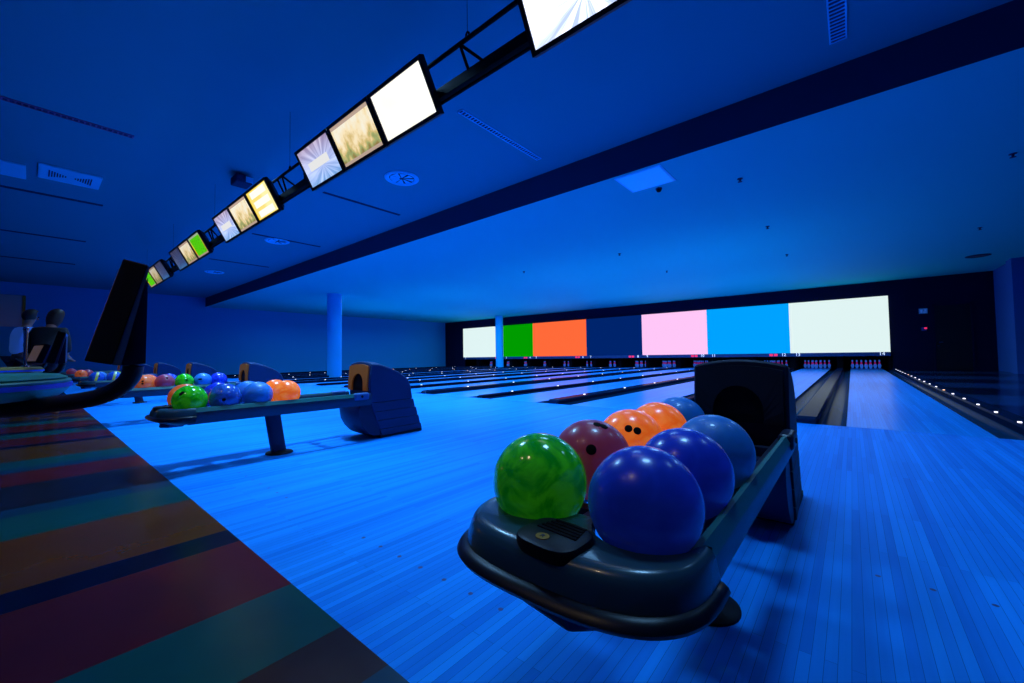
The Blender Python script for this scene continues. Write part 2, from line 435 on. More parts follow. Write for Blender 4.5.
def make_return(face):
    t = empty('ball_return', (0, 0, 0))
    W = .20; DX = -.022
    rack = []
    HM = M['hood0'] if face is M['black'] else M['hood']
    # upper hood with arched top
    prof = [(2.30, .36), (2.165, .36), (2.155, .55), (2.175, .745), (2.28, .735), (2.405, .695), (2.50, .655), (2.57, .61), (2.625, .565), (2.655, .50), (2.68, .36)]
    bm = bm_(); rings = []
    for i in range(13):
        x = -W+2*W*i/12
        rings.append([(x*(1-.22*max(0, y-2.2)), y, z+.028*(1-(x/W)**2)*max(0, min(1, (z-.42)/.3))) for y, z in prof])
    loft(bm, rings); obj('hood', bm, HM, t, smooth=30, bevel=.012, seg=2)
    # lower housing: bands stepping out to the back
    bm = bm_()
    for (z0, z1, yr0, yr1, ox) in ((.27, .358, 2.69, 2.71, .0), (.18, .267, 2.725, 2.745, .0), (.09, .177, 2.755, 2.775, .0), (.025, .087, 2.785, 2.80, .0)):
        f0 = 2.17+(.36-z0)*.36; f1 = 2.17+(.36-z1)*.36
        q_ = 1-.22*.5; loft(bm, [[(s_*W, f1, z1), (s_*W, f0, z0), (s_*W*q_, yr1, z0), (s_*W*q_, yr0, z1)] for s_ in (-1, 1)])
    obj('base_housing', bm, HM, t, bevel=.006, seg=2)
    bm = bm_(); box(bm, -.185, .185, 2.29, 2.79, 0, .03); obj('plinth', bm, M['black'], t)
    # rounded front of the lower housing under the rack
    bm = bm_(); rings = []
    for i in range(9):
        x = -.19+.38*i/8; k2 = .07*(x/.19)**2
        rings.append([(x, y+k2*(z/.36), z) for y, z in ((2.24, .34), (2.0, .345), (1.99, .29), (2.02, .2), (2.08, .12), (2.15, .06), (2.2, .035), (2.27, .035))])
    loft(bm, rings); obj('front_housing', bm, M['hooddark'], t, smooth=40)
    # face plate: arch with round opening
    def plate_z(x): return .728+.028*(1-(x/W)**2)
    bm = bm_(); n = 16; out, inn = [], []
    for i in range(n+1):
        u = i/n
        if u < .25: out.append((-.18, .48+(plate_z(-.18)-.02-.48)*u/.25))
        elif u > .75: out.append((.18, .48+(plate_z(.18)-.02-.48)*(1-u)/.25))
        else:
            x = -.18+.36*(u-.25)/.5; out.append((x, plate_z(x)-.012))
        a = pi*(1-u)
        if u < .2: inn.append((-.105, .48+.06*u/.2))
        elif u > .8: inn.append((.105, .48+.06*(1-u)/.2))
        else:
            a = pi*(1-(u-.2)/.6); inn.append((.105*cos(a), .54+.11*sin(a)))
    def yp(z): return 2.15+max(0, (z-.55))*.1
    loft(bm, [[(x, yp(z), z) for x, z in out], [(x, yp(z)-.016, z) for x, z in out], [(x, yp(z)-.016, z) for x, z in inn], [(x, yp(z)+.0, z) for x, z in inn]], closed=False)
    obj('face_plate', bm, face, t)
    bm = bm_(); f = bm.faces.new([bm.verts.new((x, 2.151+max(0, z-.55)*.1-.003, z)) for x, z in inn]); obj('ball_opening', bm, M['pit'], t)  # flat black sheet stands in for the shade inside the opening
    # rack rails
    for s in (-1, 1):
        prof = [(.206, .452), (.214, .460), (.225, .458), (.237, .432), (.239, .40), (.231, .365), (.219, .345), (.206, .345), (.199, .36), (.199, .43)]
        pr = [(s*x, z) for x, z in prof]
        bm = bm_(); loft(bm, [[(x, y, z) for x, z in pr] for y in (.735, 2.17)])
        rl = obj('side_rail', bm, M['rail'], t, smooth=50, loc=(DX, 0, 0))
        bm = bm_(); extr(bm, [(s*.208, .455), (s*.215, .4635), (s*.225, .461), (s*.2385, .432), (s*.234, .43), (s*.220, .452)], .74, 2.06, 'y'); obj('rail_trim', bm, M['teal'], rl)
        bm = bm_(); box(bm, s*.195, s*.25, 1.985, 2.14, .40, .470); br = obj('end_bracket', bm, M['bracket'] if face is not M['black'] else M['blackplastic'], t, bevel=.018, seg=3, loc=(DX, 0, 0))
        bm = bm_(); tube(bm, [(s*.248, 2.06, .435), (s*.254, 2.06, .435)], .012, 12); obj('bolt', bm, M['black'], br)
    # carrier bars the balls roll on
    for x in (-.184, -.055, .055, .184):
        bm = bm_(); box(bm, x-.012, x+.012, .72, 2.14, .385, .425); obj('carrier_bar', bm, M['blackplastic'], t, bevel=.006, loc=(DX, 0, 0))
    for y in (1.0, 1.38, 1.76, 2.1):
        bm = bm_(); box(bm, -.205, .205, y-.02, y+.02, .346, .386); obj('cross_member', bm, M['blackplastic'], t, loc=(DX, 0, 0))
    # nose: grey cover over a black bumper
    HW, YB, DP = .25, .775, .198
    def front(g):
        a_, d_ = HW+g*.6, DP+g
        out = []
        for i in range(49):
            th = pi*i/48; cx, sx = cos(th), sin(th)
            out.append((-a_*math.copysign(abs(cx)**.667, cx), YB-d_*abs(sx)**.667))
        return out
    def yback(x):
        yb = .765
        for bx in (-RX, RX):
            dd = .102**2-(x-bx)**2
            if dd > 0: yb = min(yb, .775-sqrt(dd))
        return yb if abs(x) < .226 else YB
    back = [(x, yback(x)) for x in [HW*.97-2*HW*.97*i/50 for i in range(51)]]
    bm = bm_()
    loft(bm, [[(x, y, z) for x, y in front(g)] + [(x, y, z) for x, y in back] for z, g in ((.408, .010), (.425, .006), (.442, .0), (.453, -.006), (.461, -.014), (.465, -.028))])
    obj('nose_cover', bm, M['nose'], t, smooth=50, loc=(DX, 0, 0))
    bm = bm_(); rings = []
    for z, g in ((.346, -.085), (.350, -.07), (.362, -.03), (.376, .006), (.388, .028), (.397, .034), (.405, .028), (.411, .014), (.413, -.02)):
        rings.append([(x, y, z) for x, y in front(g)] + [(HW*.8, YB+.01, z), (-HW*.8, YB+.01, z)])
    loft(bm, rings); obj('bumper', bm, M['gloss'], t, smooth=50, loc=(DX, 0, 0))
    # louvred button panel with badge
    pn = obj('vent_panel', panel_bm(), M['panel'], t, smooth=40, loc=(-.014, .632, .4655)); pn.rotation_euler = (R(3), 0, R(-6))
    for i in range(5):
        bm = bm_(); box(bm, -.046+.003*i, .046-.002*i, -.0034, .0034, 0, .002); obj('louvre', bm, M['pit'], pn, loc=(0.004, .002+.0098*i, .0125), bevel=.001)
    bm = bm_(); lathe(bm, [(.014, 0), (.014, .0015)], 24); bd = obj('badge', bm, M['yellow'], pn, loc=(-.006, -.026, .0122)); bd.scale = (1, .8, 1)
    tx = text('badge_letter', 'R', .017, M['rail'], bd, (0, 0, .002), (0, 0, 0), .0002)
    # underside pan and pedestal
    bm = bm_(); extr(bm, [(-.14, .70), (-.09, .625), (.03, .605), (.08, .65), (.08, .74), (-.14, .74)], .325, .355, 'z'); obj('underside_pan', bm, M['bracket'], t, bevel=.008)
    lg = None
    bm = bm_(); rings = []
    for z, y in ((.34, 1.345), (.2, 1.365), (.015, 1.395)):
        rings.append([(.03+.042*cos(2*pi*i/16), y+.062*sin(2*pi*i/16), z) for i in range(16)])
    loft(bm, rings); obj('leg', bm, M['hooddark'], t, smooth=50)
    bm = bm_(); lathe(bm, [(.105, 0), (.105, .008), (.097, .014), (.05, .022), (.045, .03)], 28, (.03, 1.40, 0)); obj('foot', bm, M['black'], t, smooth=40)
    return t

def panel_bm():
    bm = bm_(); rings = []
    for z, s in ((-.012, 1.0), (.004, 1.0), (.010, .96), (.0125, .86)):
        ring = []
        for i in range(32):
            a = 2*pi*i/32; e = 2/3.2
            ring.append((1.32*.052*s*math.copysign(abs(cos(a))**e, cos(a)), 1.4*(.040*s)*math.copysign(abs(sin(a))**e, sin(a)), z))
        rings.append(ring)
    return loft(bm, rings)

ret0 = make_return(M['black']); ret0.location = (C[0], 0, 0)  # near face plate in black, the shade of its unlit side as colour
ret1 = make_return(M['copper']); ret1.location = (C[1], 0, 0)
rets = [ret0, ret1]
for k_ in range(2, 7):
    r_ = dup(ret1); r_.location = (C[k_], 0, 0); rets.append(r_)
rl = ['nearest ball return, its grey nose facing the camera, black hood with rounded top',
      'second ball return from the camera, with orange-brown hood face and tilted leg',
      'third ball return from the camera, holding orange, maroon, green and blue balls',
      'fourth ball return from the camera, half hidden behind the curved black monitor arm',
      'fifth ball return from the camera, far off with an orange ball at its front end',
      'sixth ball return from the camera, tiny beyond the fifth one',
      'last ball return, nearest the far blue wall']
for r_, l in zip(rets, rl): setp(r_, l, 'ball return', 'ball returns in a row along the approach')

# ------------------------------------------------------------------ balls
ball_me = None
def make_ball(x, y, m, label, group, holes=None, z=BZ, band=False):
    global ball_me
    if ball_me is None:
        bm = bm_(); bmesh.ops.create_uvsphere(bm, u_segments=48, v_segments=32, radius=BALLR)
        bmesh.ops.rotate(bm, verts=bm.verts[:], matrix=Matrix.Rotation(R(35), 3, 'X'))
        o = obj('bowling_ball', bm, m, smooth=180); ball_me = o.data
        ball_me.materials[0] = None
        me = ball_me.copy(); me.materials[0] = m; o.data = me
    else:
        me = bpy.data.meshes.get('ball '+m.name)
        if me is None:
            me = ball_me.copy(); me.name = 'ball '+m.name; me.materials[0] = m
        o = bpy.data.objects.new('bowling_ball', me); COL.objects.link(o)
    o.location = (x, y, z)
    setp(o, label, 'bowling ball', group)
    if holes:
        for hd, hr in holes:
            d_ = Vector(hd).normalized()
            bm = bm_(); prof = [(hr, -.003), (hr, .0008), (hr*.9, .0012), (.0005, .0012)]  # raised dark disc drawn for the shade inside the hole
            lathe(bm, prof, 18)
            h_ = obj('finger_hole', bm, M['hole'], o, smooth=50)
            h_.location = d_*(BALLR-.0004); h_.rotation_euler = d_.to_track_quat('Z', 'Y').to_euler()
    if band:
        bm = bm_(); n = 40; a0, a1 = R(78), R(97)
        loft(bm, [[(BALLR*1.004*sin(a)*cos(2*pi*i/n), BALLR*1.004*sin(a)*sin(2*pi*i/n), BALLR*1.004*cos(a)) for i in range(n)] for a in (a0, (a0+a1)/2, a1)], caps=False)
        q = obj('yellow_band', bm, M['band'], o, smooth=180); q.rotation_euler = (R(78), R(-18), 0)
    return o

def toward(x, y, dx=0, dz=0, z=BZ):
    """direction from a ball towards the camera, nudged sideways / up"""
    v = Vector((-x, -y, CAMH-z)).normalized(); r_ = v.cross(Vector((0, 0, 1))).normalized()*-1
    u = r_.cross(v)*-1
    if u.z < 0: u = -u
    return v + r_*dx + u*dz
g = 'balls on the nearest ball return'
lx, rx = C[0]-RX-.022, C[0]+RX-.022
make_ball(lx, .765, B['green'], 'green marbled bowling ball at the front left of the nearest ball return', g)
make_ball(rx, .775, B['blue'], 'deep blue bowling ball at the front right of the nearest ball return, largest in view', g)
make_ball(lx, 1.01, B['maroon'], 'maroon bowling ball with one round hole behind the green ball', g, [(toward(lx, 1.035, .0, .22), .0135), (toward(lx, 1.035, .3, 1.6), .011), (toward(lx, 1.035, .6, 1.5), .011)])
make_ball(rx, 1.02, B['blue'], 'second deep blue bowling ball, between the front blue ball and the light blue one', g)
make_ball(lx, 1.27, B['orange'], 'orange marbled bowling ball with two finger holes behind the maroon ball', g, [(toward(lx, 1.27, -.06, .42), .012), (toward(lx, 1.27, .2, .36), .012)])
make_ball(rx, 1.285, B['light blue'], 'matt light blue bowling ball, third on the right side of the nearest return', g)
make_ball(lx, 1.51, B['orange'], 'plain orange bowling ball between the orange holed ball and the hood', g)
make_ball(lx, 1.745, B['light blue'], 'light blue bowling ball farthest back on the left side of the nearest return', g)

def rowballs(k_, items, g):
    for (s, y, cn, label, holes) in items:
        x = C[k_]+s*RX-.022
        hs = [(toward(x, y, a, b), .012) for a, b in holes] if holes else None
        make_ball(x, y, B[cn], label, g, hs, band=(cn == 'blue yellow'))
g = 'balls on the second ball return'
rowballs(1, [
    (1, .765, 'green', 'glossy green bowling ball at the front of the second ball return', [(-.62, .55), (-.5, .66)]),
    (-1, .785, 'red orange', 'orange bowling ball behind the green one at the front of the second return', [(-.1, .7), (-.3, .6)]),
    (-1, 1.0, 'blue', 'blue bowling ball behind the dark blue one on the second return', None),
    (1, .985, 'dark blue', 'dark blue marbled bowling ball with one hole on the second return', [(-.08, -.15)]),
    (-1, 1.215, 'light blue', 'light blue bowling ball partly hidden on the far side of the second return', None),
    (1, 1.21, 'light blue', 'large light blue bowling ball on the near side of the second return', None),
    (-1, 1.43, 'orange', 'orange bowling ball with one hole on the far side of the second return', [(-.05, -.05)]),
    (1, 1.43, 'orange', 'orange bowling ball nearest the hood on the second return', None)], g)
g = 'balls on the third ball return'
rowballs(2, [
    (1, .975, 'red orange', 'orange bowling ball with two holes at the front of the third ball return', [(-.1, .25), (-.1, -.05)]),
    (-1, 1.055, 'red orange', 'red orange bowling ball showing its top behind the front ball of the third return', None),
    (-1, 1.28, 'blue', 'deep blue bowling ball on the far side of the third return', None),
    (1, 1.19, 'maroon', 'maroon bowling ball on the near side of the third return', [(.25, .6)]),
    (1, 1.40, 'green', 'green bowling ball on the near side of the third return', [(.25, .15)]),
    (1, 1.61, 'light blue', 'light blue bowling ball with two holes on the third return', [(-.4, .2), (-.2, .2)]),
    (1, 1.80, 'blue', 'blue bowling ball nearest the hood on the third return', None)], g)
g = 'balls on the fourth ball return'
rowballs(3, [
    (1, .80, 'blue yellow', 'dark blue ball with a yellow band at the front of the fourth return', [(.3, .3)]),
    (-1, .86, 'light blue', 'greenish blue ball peeking out at the front of the fourth return', None),
    (1, 1.03, 'blue yellow', 'second blue ball with a yellow band on the fourth return', None),
    (-1, 1.08, 'yellow green', 'yellow green bowling ball beside the curved black monitor arm', None)], g)
g = 'balls on the fifth ball return'
rowballs(4, [
    (1, .80, 'red orange', 'bright orange bowling ball at the front of the fifth return', [(-.2, .1)]),
    (-1, .92, 'maroon', 'reddish maroon ball behind the orange ball of the fifth return', None)], g)
rowballs(5, [(1, .80, 'maroon', 'small maroon ball at the front of the sixth return, right of the striped table', None)], 'balls on the sixth ball return')

# ------------------------------------------------------------------ overhead monitors and truss
def scr_mat(kind, name):
    m = mat(name, (0, 0, 0), .35, spec=.2); k = N(m)
    tc = k.new('ShaderNodeTexCoord'); sp = k.new('ShaderNodeSeparateXYZ'); k.l(tc.outputs['Object'], sp.inputs[0])
    X, Z = sp.outputs[0], sp.outputs[2]
    es = 1.
    if kind.startswith('burst'):
        dx = k.math('SUBTRACT', X, .06); dz = k.math('ADD', Z, .05)
        a = k.math('ARCTAN2', dz, dx); rr = k.math('SQRT', k.math('ADD', k.math('MULTIPLY', dx, dx), k.math('MULTIPLY', dz, dz)))
        n = k.new('ShaderNodeTexNoise', noise_dimensions='2D'); n.inputs['Scale'].default_value = 1; n.inputs['Detail'].default_value = 3
        cv = k.new('ShaderNodeCombineXYZ'); k.l(k.math('MULTIPLY', a, 5.), cv.inputs[0]); k.l(k.math('MULTIPLY', rr, 1.5), cv.inputs[1]); k.l(cv.outputs[0], n.inputs['Vector'])
        g_ = k.math('ADD', k.math('MULTIPLY', Z, 1.6), .45)
        base = k.ramp(g_, [(.0, (.12, .45, 1.)), (.45, (.45, .55, 1.)), (.8, (.42, .30, .5))])
        if kind == 'burst_dim': base = k.ramp(g_, [(.05, (.05, .3, .8)), (.3, (.02, .07, .28)), (.8, (.03, .03, .12))])
        if kind == 'burst_bright': base = k.ramp(g_, [(.0, (.5, .62, 1.)), (.6, (.55, .65, 1.)), (1, (.6, .6, .9))])
        s = k.ramp(n.outputs['Fac'], [(.38, (0, 0, 0)), (.68, (1, 1, 1))])
        mx = k.new('ShaderNodeMix', data_type='RGBA', blend_type='ADD'); mx.inputs[0].default_value = {'burst': .38, 'burst_dim': .12, 'burst_bright': 1.}[kind]
        k.l(base, mx.inputs[6]); k.l(s, mx.inputs[7]); col = mx.outputs[2]
        # white title bar
        if kind == 'burst':
            q = k.math('MULTIPLY', k.math('LESS_THAN', k.math('ABSOLUTE', k.math('ADD', X, .01)), .23), k.math('LESS_THAN', k.math('ABSOLUTE', k.math('ADD', Z, .0)), .045))
            m2 = k.new('ShaderNodeMix', data_type='RGBA'); k.l(q, m2.inputs[0]); k.l(col, m2.inputs[6]); m2.inputs[7].default_value = (1, 1, 1, 1); col = m2.outputs[2]
        es = {'burst': .8, 'burst_dim': .6, 'burst_bright': 1.15}[kind]
    elif kind.startswith('photo'):
        n = k.new('ShaderNodeTexNoise'); n.inputs['Scale'].default_value = 9; n.inputs['Detail'].default_value = 6
        mp = k.new('ShaderNodeMapping'); mp.inputs['Scale'].default_value = (1., 1, .8); k.l(tc.outputs['Object'], mp.inputs[0]); k.l(mp.outputs[0], n.inputs['Vector'])
        f = k.math('ADD', n.outputs['Fac'], k.math('ADD', k.math('MULTIPLY', Z, 1.1), .08))
        col = k.ramp(f, [(.28, (.30, .20, .06)), (.40, (.36, .42, .16)), (.5, (.75, .55, .22)), (.62, (1., .82, .5)), (.8, (1., .93, .75))])
        fr_ = k.math('GREATER_THAN', k.math('ABSOLUTE', k.math('ADD', Z, -.0)), .165)
        m2 = k.new('ShaderNodeMix', data_type='RGBA'); k.l(fr_, m2.inputs[0]); k.l(col, m2.inputs[6]); m2.inputs[7].default_value = (.52, .38, .30, 1); col = m2.outputs[2]
        es = {'photo': .95, 'photo_mid': .8, 'photo_dim': .55}[kind]
    elif kind == 'white':
        n = k.new('ShaderNodeTexNoise'); n.inputs['Scale'].default_value = 5; k.l(tc.outputs['Object'], n.inputs['Vector'])
        col = k.ramp(n.outputs['Fac'], [(.3, (1, .95, .82)), (.7, (1, 1, .97))]); es = 1.15
    elif kind == 'score':
        z3 = k.math('FRACT', k.math('ADD', k.math('MULTIPLY', Z, 7.5), .5))
        q = k.math('MULTIPLY', k.math('LESS_THAN', k.math('ABSOLUTE', k.math('SUBTRACT', z3, .5)), .33), k.math('LESS_THAN', k.math('ABSOLUTE', X), .27))
        col0 = k.ramp(X, [(.0, (1, .75, .2)), (.12, (1, .88, .4))])
        m2 = k.new('ShaderNodeMix', data_type='RGBA'); k.l(q, m2.inputs[0]); k.l(col0, m2.inputs[6]); m2.inputs[7].default_value = (1, .96, .88, 1); col = m2.outputs[2]
        ed = k.math('MAXIMUM', k.math('GREATER_THAN', k.math('ABSOLUTE', X), .345), k.math('GREATER_THAN', k.math('ABSOLUTE', Z), .19))
        m3 = k.new('ShaderNodeMix', data_type='RGBA'); k.l(ed, m3.inputs[0]); k.l(col, m3.inputs[6]); m3.inputs[7].default_value = (.9, .65, .02, 1); col = m3.outputs[2]
        es = 1.05
    elif kind == 'green':
        ed = k.math('MAXIMUM', k.math('GREATER_THAN', k.math('ABSOLUTE', X), .31), k.math('GREATER_THAN', k.math('ABSOLUTE', Z), .165))
        e2 = k.ramp(k.math('ADD', k.math('MULTIPLY', Z, 2), .5), [(0, (.12, .35, .5)), (.3, (.9, .35, .02)), (.6, (.9, .75, .05)), (1, (.15, .4, .5))])
        m2 = k.new('ShaderNodeMix', data_type='RGBA'); k.l(ed, m2.inputs[0]); m2.inputs[6].default_value = (.10, .72, .0, 1); k.l(e2, m2.inputs[7]); col = m2.outputs[2]
        es = .8
    k.l(col, k.b.inputs['Emission Color']); k.b.inputs['Emission Strength'].default_value = es
    return m
SM = {q: scr_mat(q, 'display '+q) for q in ('burst', 'burst_dim', 'burst_bright', 'photo', 'photo_mid', 'photo_dim', 'white', 'score', 'green')}
TILT = R(28.5)
MW, MH = .815, .455
YB, ZB = 2.24, 2.89
def make_monitor(kind):
    t = empty('overhead_monitor', (0, 0, 0), (TILT, 0, 0))
    bm = bm_(); w, h_ = MW/2-.006, MH/2
    # bezel ring
    iw, ih = w-.035, h_-.03
    loft(bm, [[(-w, 0, -h_), (w, 0, -h_), (w, 0, h_), (-w, 0, h_)], [(-w, -.022, -h_), (w, -.022, -h_), (w, -.022, h_), (-w, -.022, h_)],
              [(-iw, -.022, -ih), (iw, -.022, -ih), (iw, -.022, ih), (-iw, -.022, ih)], [(-iw, -.012, -ih), (iw, -.012, -ih), (iw, -.012, ih), (-iw, -.012, ih)]], caps=False)
    obj('bezel', bm, M['bezel'], t)
    bm = bm_(); quad(bm, [(-iw-.002, -.013, -ih-.002), (iw+.002, -.013, -ih-.002), (iw+.002, -.013, ih+.002), (-iw-.002, -.013, ih+.002)]); obj('display', bm, SM[kind], t)
    bm = bm_(); loft(bm, [[(-w, 0, -h_), (w, 0, -h_), (w, 0, h_), (-w, 0, h_)], [(-w, .03, -h_), (w, .03, -h_), (w, .03, h_), (-w, .03, h_)], [(-w*.8, .10, -h_*.75), (w*.8, .10, -h_*.75), (w*.8, .10, h_*.7), (-w*.8, .10, h_*.7)]]); obj('back_cover', bm, M['bezel'], t)
    bm = bm_(); box(bm, -.05, .05, .09, .17, -.12, .1); obj('mount', bm, M['truss'], t)
    return t
groups_ = [(0, ['burst_bright', None, None]), (1, ['burst', 'photo', 'white']), (2, ['burst', 'photo', 'score']), (3, ['burst_dim', 'photo_mid', 'green']), (4, ['green', 'photo_dim', 'burst_dim'])]
mlabels = {(0, 0): 'overhead monitor with a white light burst, cut off by the top of the frame',
 (1, 0): 'overhead monitor with a lilac burst and white bar, left of the largest full trio',
 (1, 1): 'overhead monitor with a pale landscape picture, middle of the largest full trio',
 (1, 2): 'overhead monitor glowing plain white, right of the largest full trio',
 (2, 0): 'overhead monitor with a lilac burst, left of the second full trio',
 (2, 1): 'overhead monitor with a tan landscape picture, middle of the second full trio',
 (2, 2): 'overhead monitor with a yellow-white score table in the second full trio',
 (3, 0): 'overhead monitor with a dim blue burst, left of the trio ending in bright green',
 (3, 1): 'overhead monitor with a tan picture, beside the bright green monitor',
 (3, 2): 'overhead monitor with a bright green picture, right of its trio',
 (4, 0): 'overhead monitor half hidden by the black console monitor, showing green and orange',
 (4, 1): 'overhead monitor with a tan picture in the farthest trio',
 (4, 2): 'overhead monitor with a dim blue picture, right of the farthest trio'}
first = {}
for k_, kinds in groups_:
    for j, kd in enumerate(kinds):
        if kd is None: continue
        o = make_monitor(kd) if kd not in first else dup(first[kd])
        first.setdefault(kd, o)
        o.location = (C[k_]+(j-1)*MW, YB-sin(TILT)*MH/2, ZB+cos(TILT)*MH/2)
        setp(o, mlabels[(k_, j)], 'monitor', 'monitors hung over the approach')
t = empty('truss', (0, 0, 0)); setp(t, 'long black ceiling-hung lattice truss carrying the row of monitors', 'truss')
YT, ZT, ZBt = 2.20, 3.335, 2.99
bm = bm_(); tube(bm, [(1.2, YT, ZT), (-15.5, YT, ZT)], .018, 10); obj('chord', bm, M['truss'], t, smooth=60)
bm = bm_(); tube(bm, [(1.2, YT+.06, 3.0), (-15.5, YT+.06, 3.0)], .014, 10); obj('chord', bm, M['truss'], t, smooth=60)
bm = bm_(); box(bm, -15.5, 1.2, YT+.03, YT+.09, 3.03, 3.12); obj('cable_duct', bm, M['truss'], t)
for k_ in range(5):
    gx = C[k_]-P/2-.22 if k_ == 0 else C[k_]-P/2-.40
    for x, dx in ((gx, .07), (gx, .27 if k_ == 0 else .42)) + (((gx+.66, -.02), (gx-.16, .16)) if k_ else ()):
        bm = bm_(); tube(bm, [(x, YT, ZT), (x+dx, YT+.05, 3.06)], .013, 8); obj('brace', bm, M['truss'], t, smooth=60)
    x = C[k_]-P/2-.13
    bm = bm_()
    tube(bm, [(x, YT, ZT+.05), (x, YT, ZU)], .0022, 6); obj('hanging_wire', bm, M['truss'], t)
    bm = bm_(); tube(bm, [(x-.02, YT, ZT), (x-.016, YT, ZT+.04), (x, YT, ZT+.055), (x+.016, YT, ZT+.04), (x+.02, YT, ZT)], .008, 8); obj('eyelet', bm, M['truss'], t)

# ------------------------------------------------------------------ ceiling fittings
def slot(x, y0, y1, w, label, m=None):
    t = empty('linear_vent', (x, (y0+y1)/2, ZU)); L = (y1-y0)/2; setp(t, label, 'ceiling vent', 'long slot vents in the ceiling')
    bm = bm_(); box(bm, -w, -w+.015, -L, L, -.012, 0); box(bm, w-.015, w, -L, L, -.012, 0); box(bm, -w, w, -L, -L+.015, -.012, 0); box(bm, -w, w, L-.015, L, -.012, 0); obj('frame', bm, m or M['vent'], t)
    bm = bm_(); box(bm, -w+.01, w-.01, -L+.01, L-.01, -.003, 0); obj('slot', bm, M['ventdark'], t)
    bm = bm_(); n = int(2*L/.055)
    for i in range(1, n): box(bm, -w+.012, w-.012, -L+i*2*L/n-.008, -L+i*2*L/n+.008, -.010, -.002)
    obj('fins', bm, m or M['vent'], t)
mred = mat('warm lit vent', (.20, .06, .20), .5)  # warm light put into the vent's own colour
slot(.0, 4.0, 5.52, .075, 'linear ceiling vent with cross fins at the top right, cut by the frame')
slot(-3.95, 3.68, 5.5, .05, 'long slot vent in the ceiling right of the largest monitor trio')
slot(-7.98, 3.72, 5.5, .035, 'thin slot vent in the ceiling just below the largest monitor trio', M['bulk'])
slot(-12.0, 3.72, 5.5, .035, 'thin slot vent in the ceiling below the second monitor trio', M['bulk'])
slot(-16.0, 3.72, 5.5, .035, 'faint slot vent in the ceiling below the green monitor', M['bulk'])
slot(-8.04, -1.0, .94, .05, 'pinkish slot vent crossing the dark ceiling at the far left edge', mred)
slot(-12.1, -1.0, .95, .05, 'dark slot vent in the ceiling below the square cassette at far left', M['bulk'])
slot(-16.1, -.9, .95, .05, 'third slot vent at far left, above the dark console monitor', M['bulk'])
slot(-20.1, -.9, .95, .05, 'farthest slot vent at far left, low over the back of the hall', M['bulk'])
for x, y, l in ((-6.29, 4.39, 'round louvred ceiling diffuser right of the largest monitor trio'), (-12.28, 4.43, 'small round ceiling diffuser right of the second monitor trio'), (-18.3, 4.43, 'faint round ceiling diffuser beyond the green monitor')):
    t = empty('round_diffuser', (x, y, ZU)); setp(t, l, 'ceiling diffuser', 'round diffusers in the ceiling')
    bm = bm_(); lathe(bm, [(.31, 0), (.31, -.012), (.28, -.03), (.24, -.02), (.225, -.004)], 36); obj('ring', bm, M['vent'], t, smooth=40)
    bm = bm_(); lathe(bm, [(.23, -.003), (.23, -.006)], 30); obj('core', bm, M['ventdark'], t)
    for i in range(8):
        a = 2*pi*i/8; bm = bm_()
        quad(bm, [(.04*cos(a), .04*sin(a), -.015), (.22*cos(a), .22*sin(a), -.02), (.22*cos(a+.62), .22*sin(a+.62), -.008), (.05*cos(a+.5), .05*sin(a+.5), -.008)]); obj('blade', bm, M['vent'], t)
for x, y, l in ((-10.6, .42, 'rectangular ceiling cassette vent with angled fins at the upper left'), (-10.9, -.47, 'pale rectangular ceiling plate at the left edge beside the cassette vent')):
    t = empty('ceiling_cassette', (x, y, ZU)); setp(t, l, 'ceiling vent')
    bm = bm_(); box(bm, -.38, .38, -.38, .38, -.03, 0); obj('panel', bm, M['vent'], t, bevel=.01)
    if 'fins' in l:
        for sgn in (-1, 1):
            for i in range(7):
                hh = .04+.025*i; yy = sgn*(.06+.032*i)
                bm = bm_(); box(bm, -hh, hh, yy-.009, yy+.009, -.033, -.029); obj('fin_slot', bm, M['ventdark'], t)
t = empty('ceiling_hatch', (-2.49, 6.42, ZL)); setp(t, 'pale square hatch panel in the lane ceiling just beyond the dark bulkhead', 'ceiling hatch')
bm = bm_(); box(bm, -.375, .375, -.37, .37, -.008, 0); obj('frame', bm, M['vent'], t)
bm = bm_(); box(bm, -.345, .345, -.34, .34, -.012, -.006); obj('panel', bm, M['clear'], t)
t = empty('dome_detector', (-2.455, 6.93, ZL)); setp(t, 'small dark dome detector beside the pale hatch panel in the ceiling', 'detector')
bm = bm_(); lathe(bm, [(.055, 0), (.055, -.02), (.05, -.022)], 20); obj('base', bm, M['ventdark'], t, smooth=40)
bm = bm_(); lathe(bm, [(.045, -.02), (.042, -.045), (.028, -.062), (.001, -.07)], 20); obj('dome', bm, M['gloss'], t, smooth=60)
spr = [(-1.31, 7.44), (-1.37, 10.71), (-1.36, 14.2), (-4.95, 10.7), (-4.8, 14.1), (1.9, 9.2), (2.4, 14.3), (-8.4, 10.7)]
sp0 = None
for i, (x, y) in enumerate(spr):
    if sp0 is None:
        bm = bm_(); lathe(bm, [(.042, 0), (.042, -.01), (.014, -.014), (.014, -.045), (.034, -.05), (.034, -.056)], 14); q = sp0 = obj('ceiling_sprinkler', bm, M['ventdark'], smooth=30)
    else: q = sp0.copy(); COL.objects.link(q)
    q.location = (x, y, ZL)
    setp(q, 'tiny dark sprinkler head dotting the blue ceiling over the lanes', 'sprinkler', 'sprinkler heads in the lane ceiling')
t = empty('round_diffuser', (3.05, 18.6, ZL)); setp(t, 'dark oval diffuser in the ceiling near the far right corner', 'ceiling diffuser', 'round diffusers in the ceiling')
bm = bm_(); lathe(bm, [(.27, 0), (.27, -.02), (.22, -.03), (.18, -.01)], 30); obj('ring', bm, M['bulk'], t, smooth=40)
bm = bm_(); lathe(bm, [(.18, -.004), (.18, -.012)], 24); obj('core', bm, M['ventdark'], t)
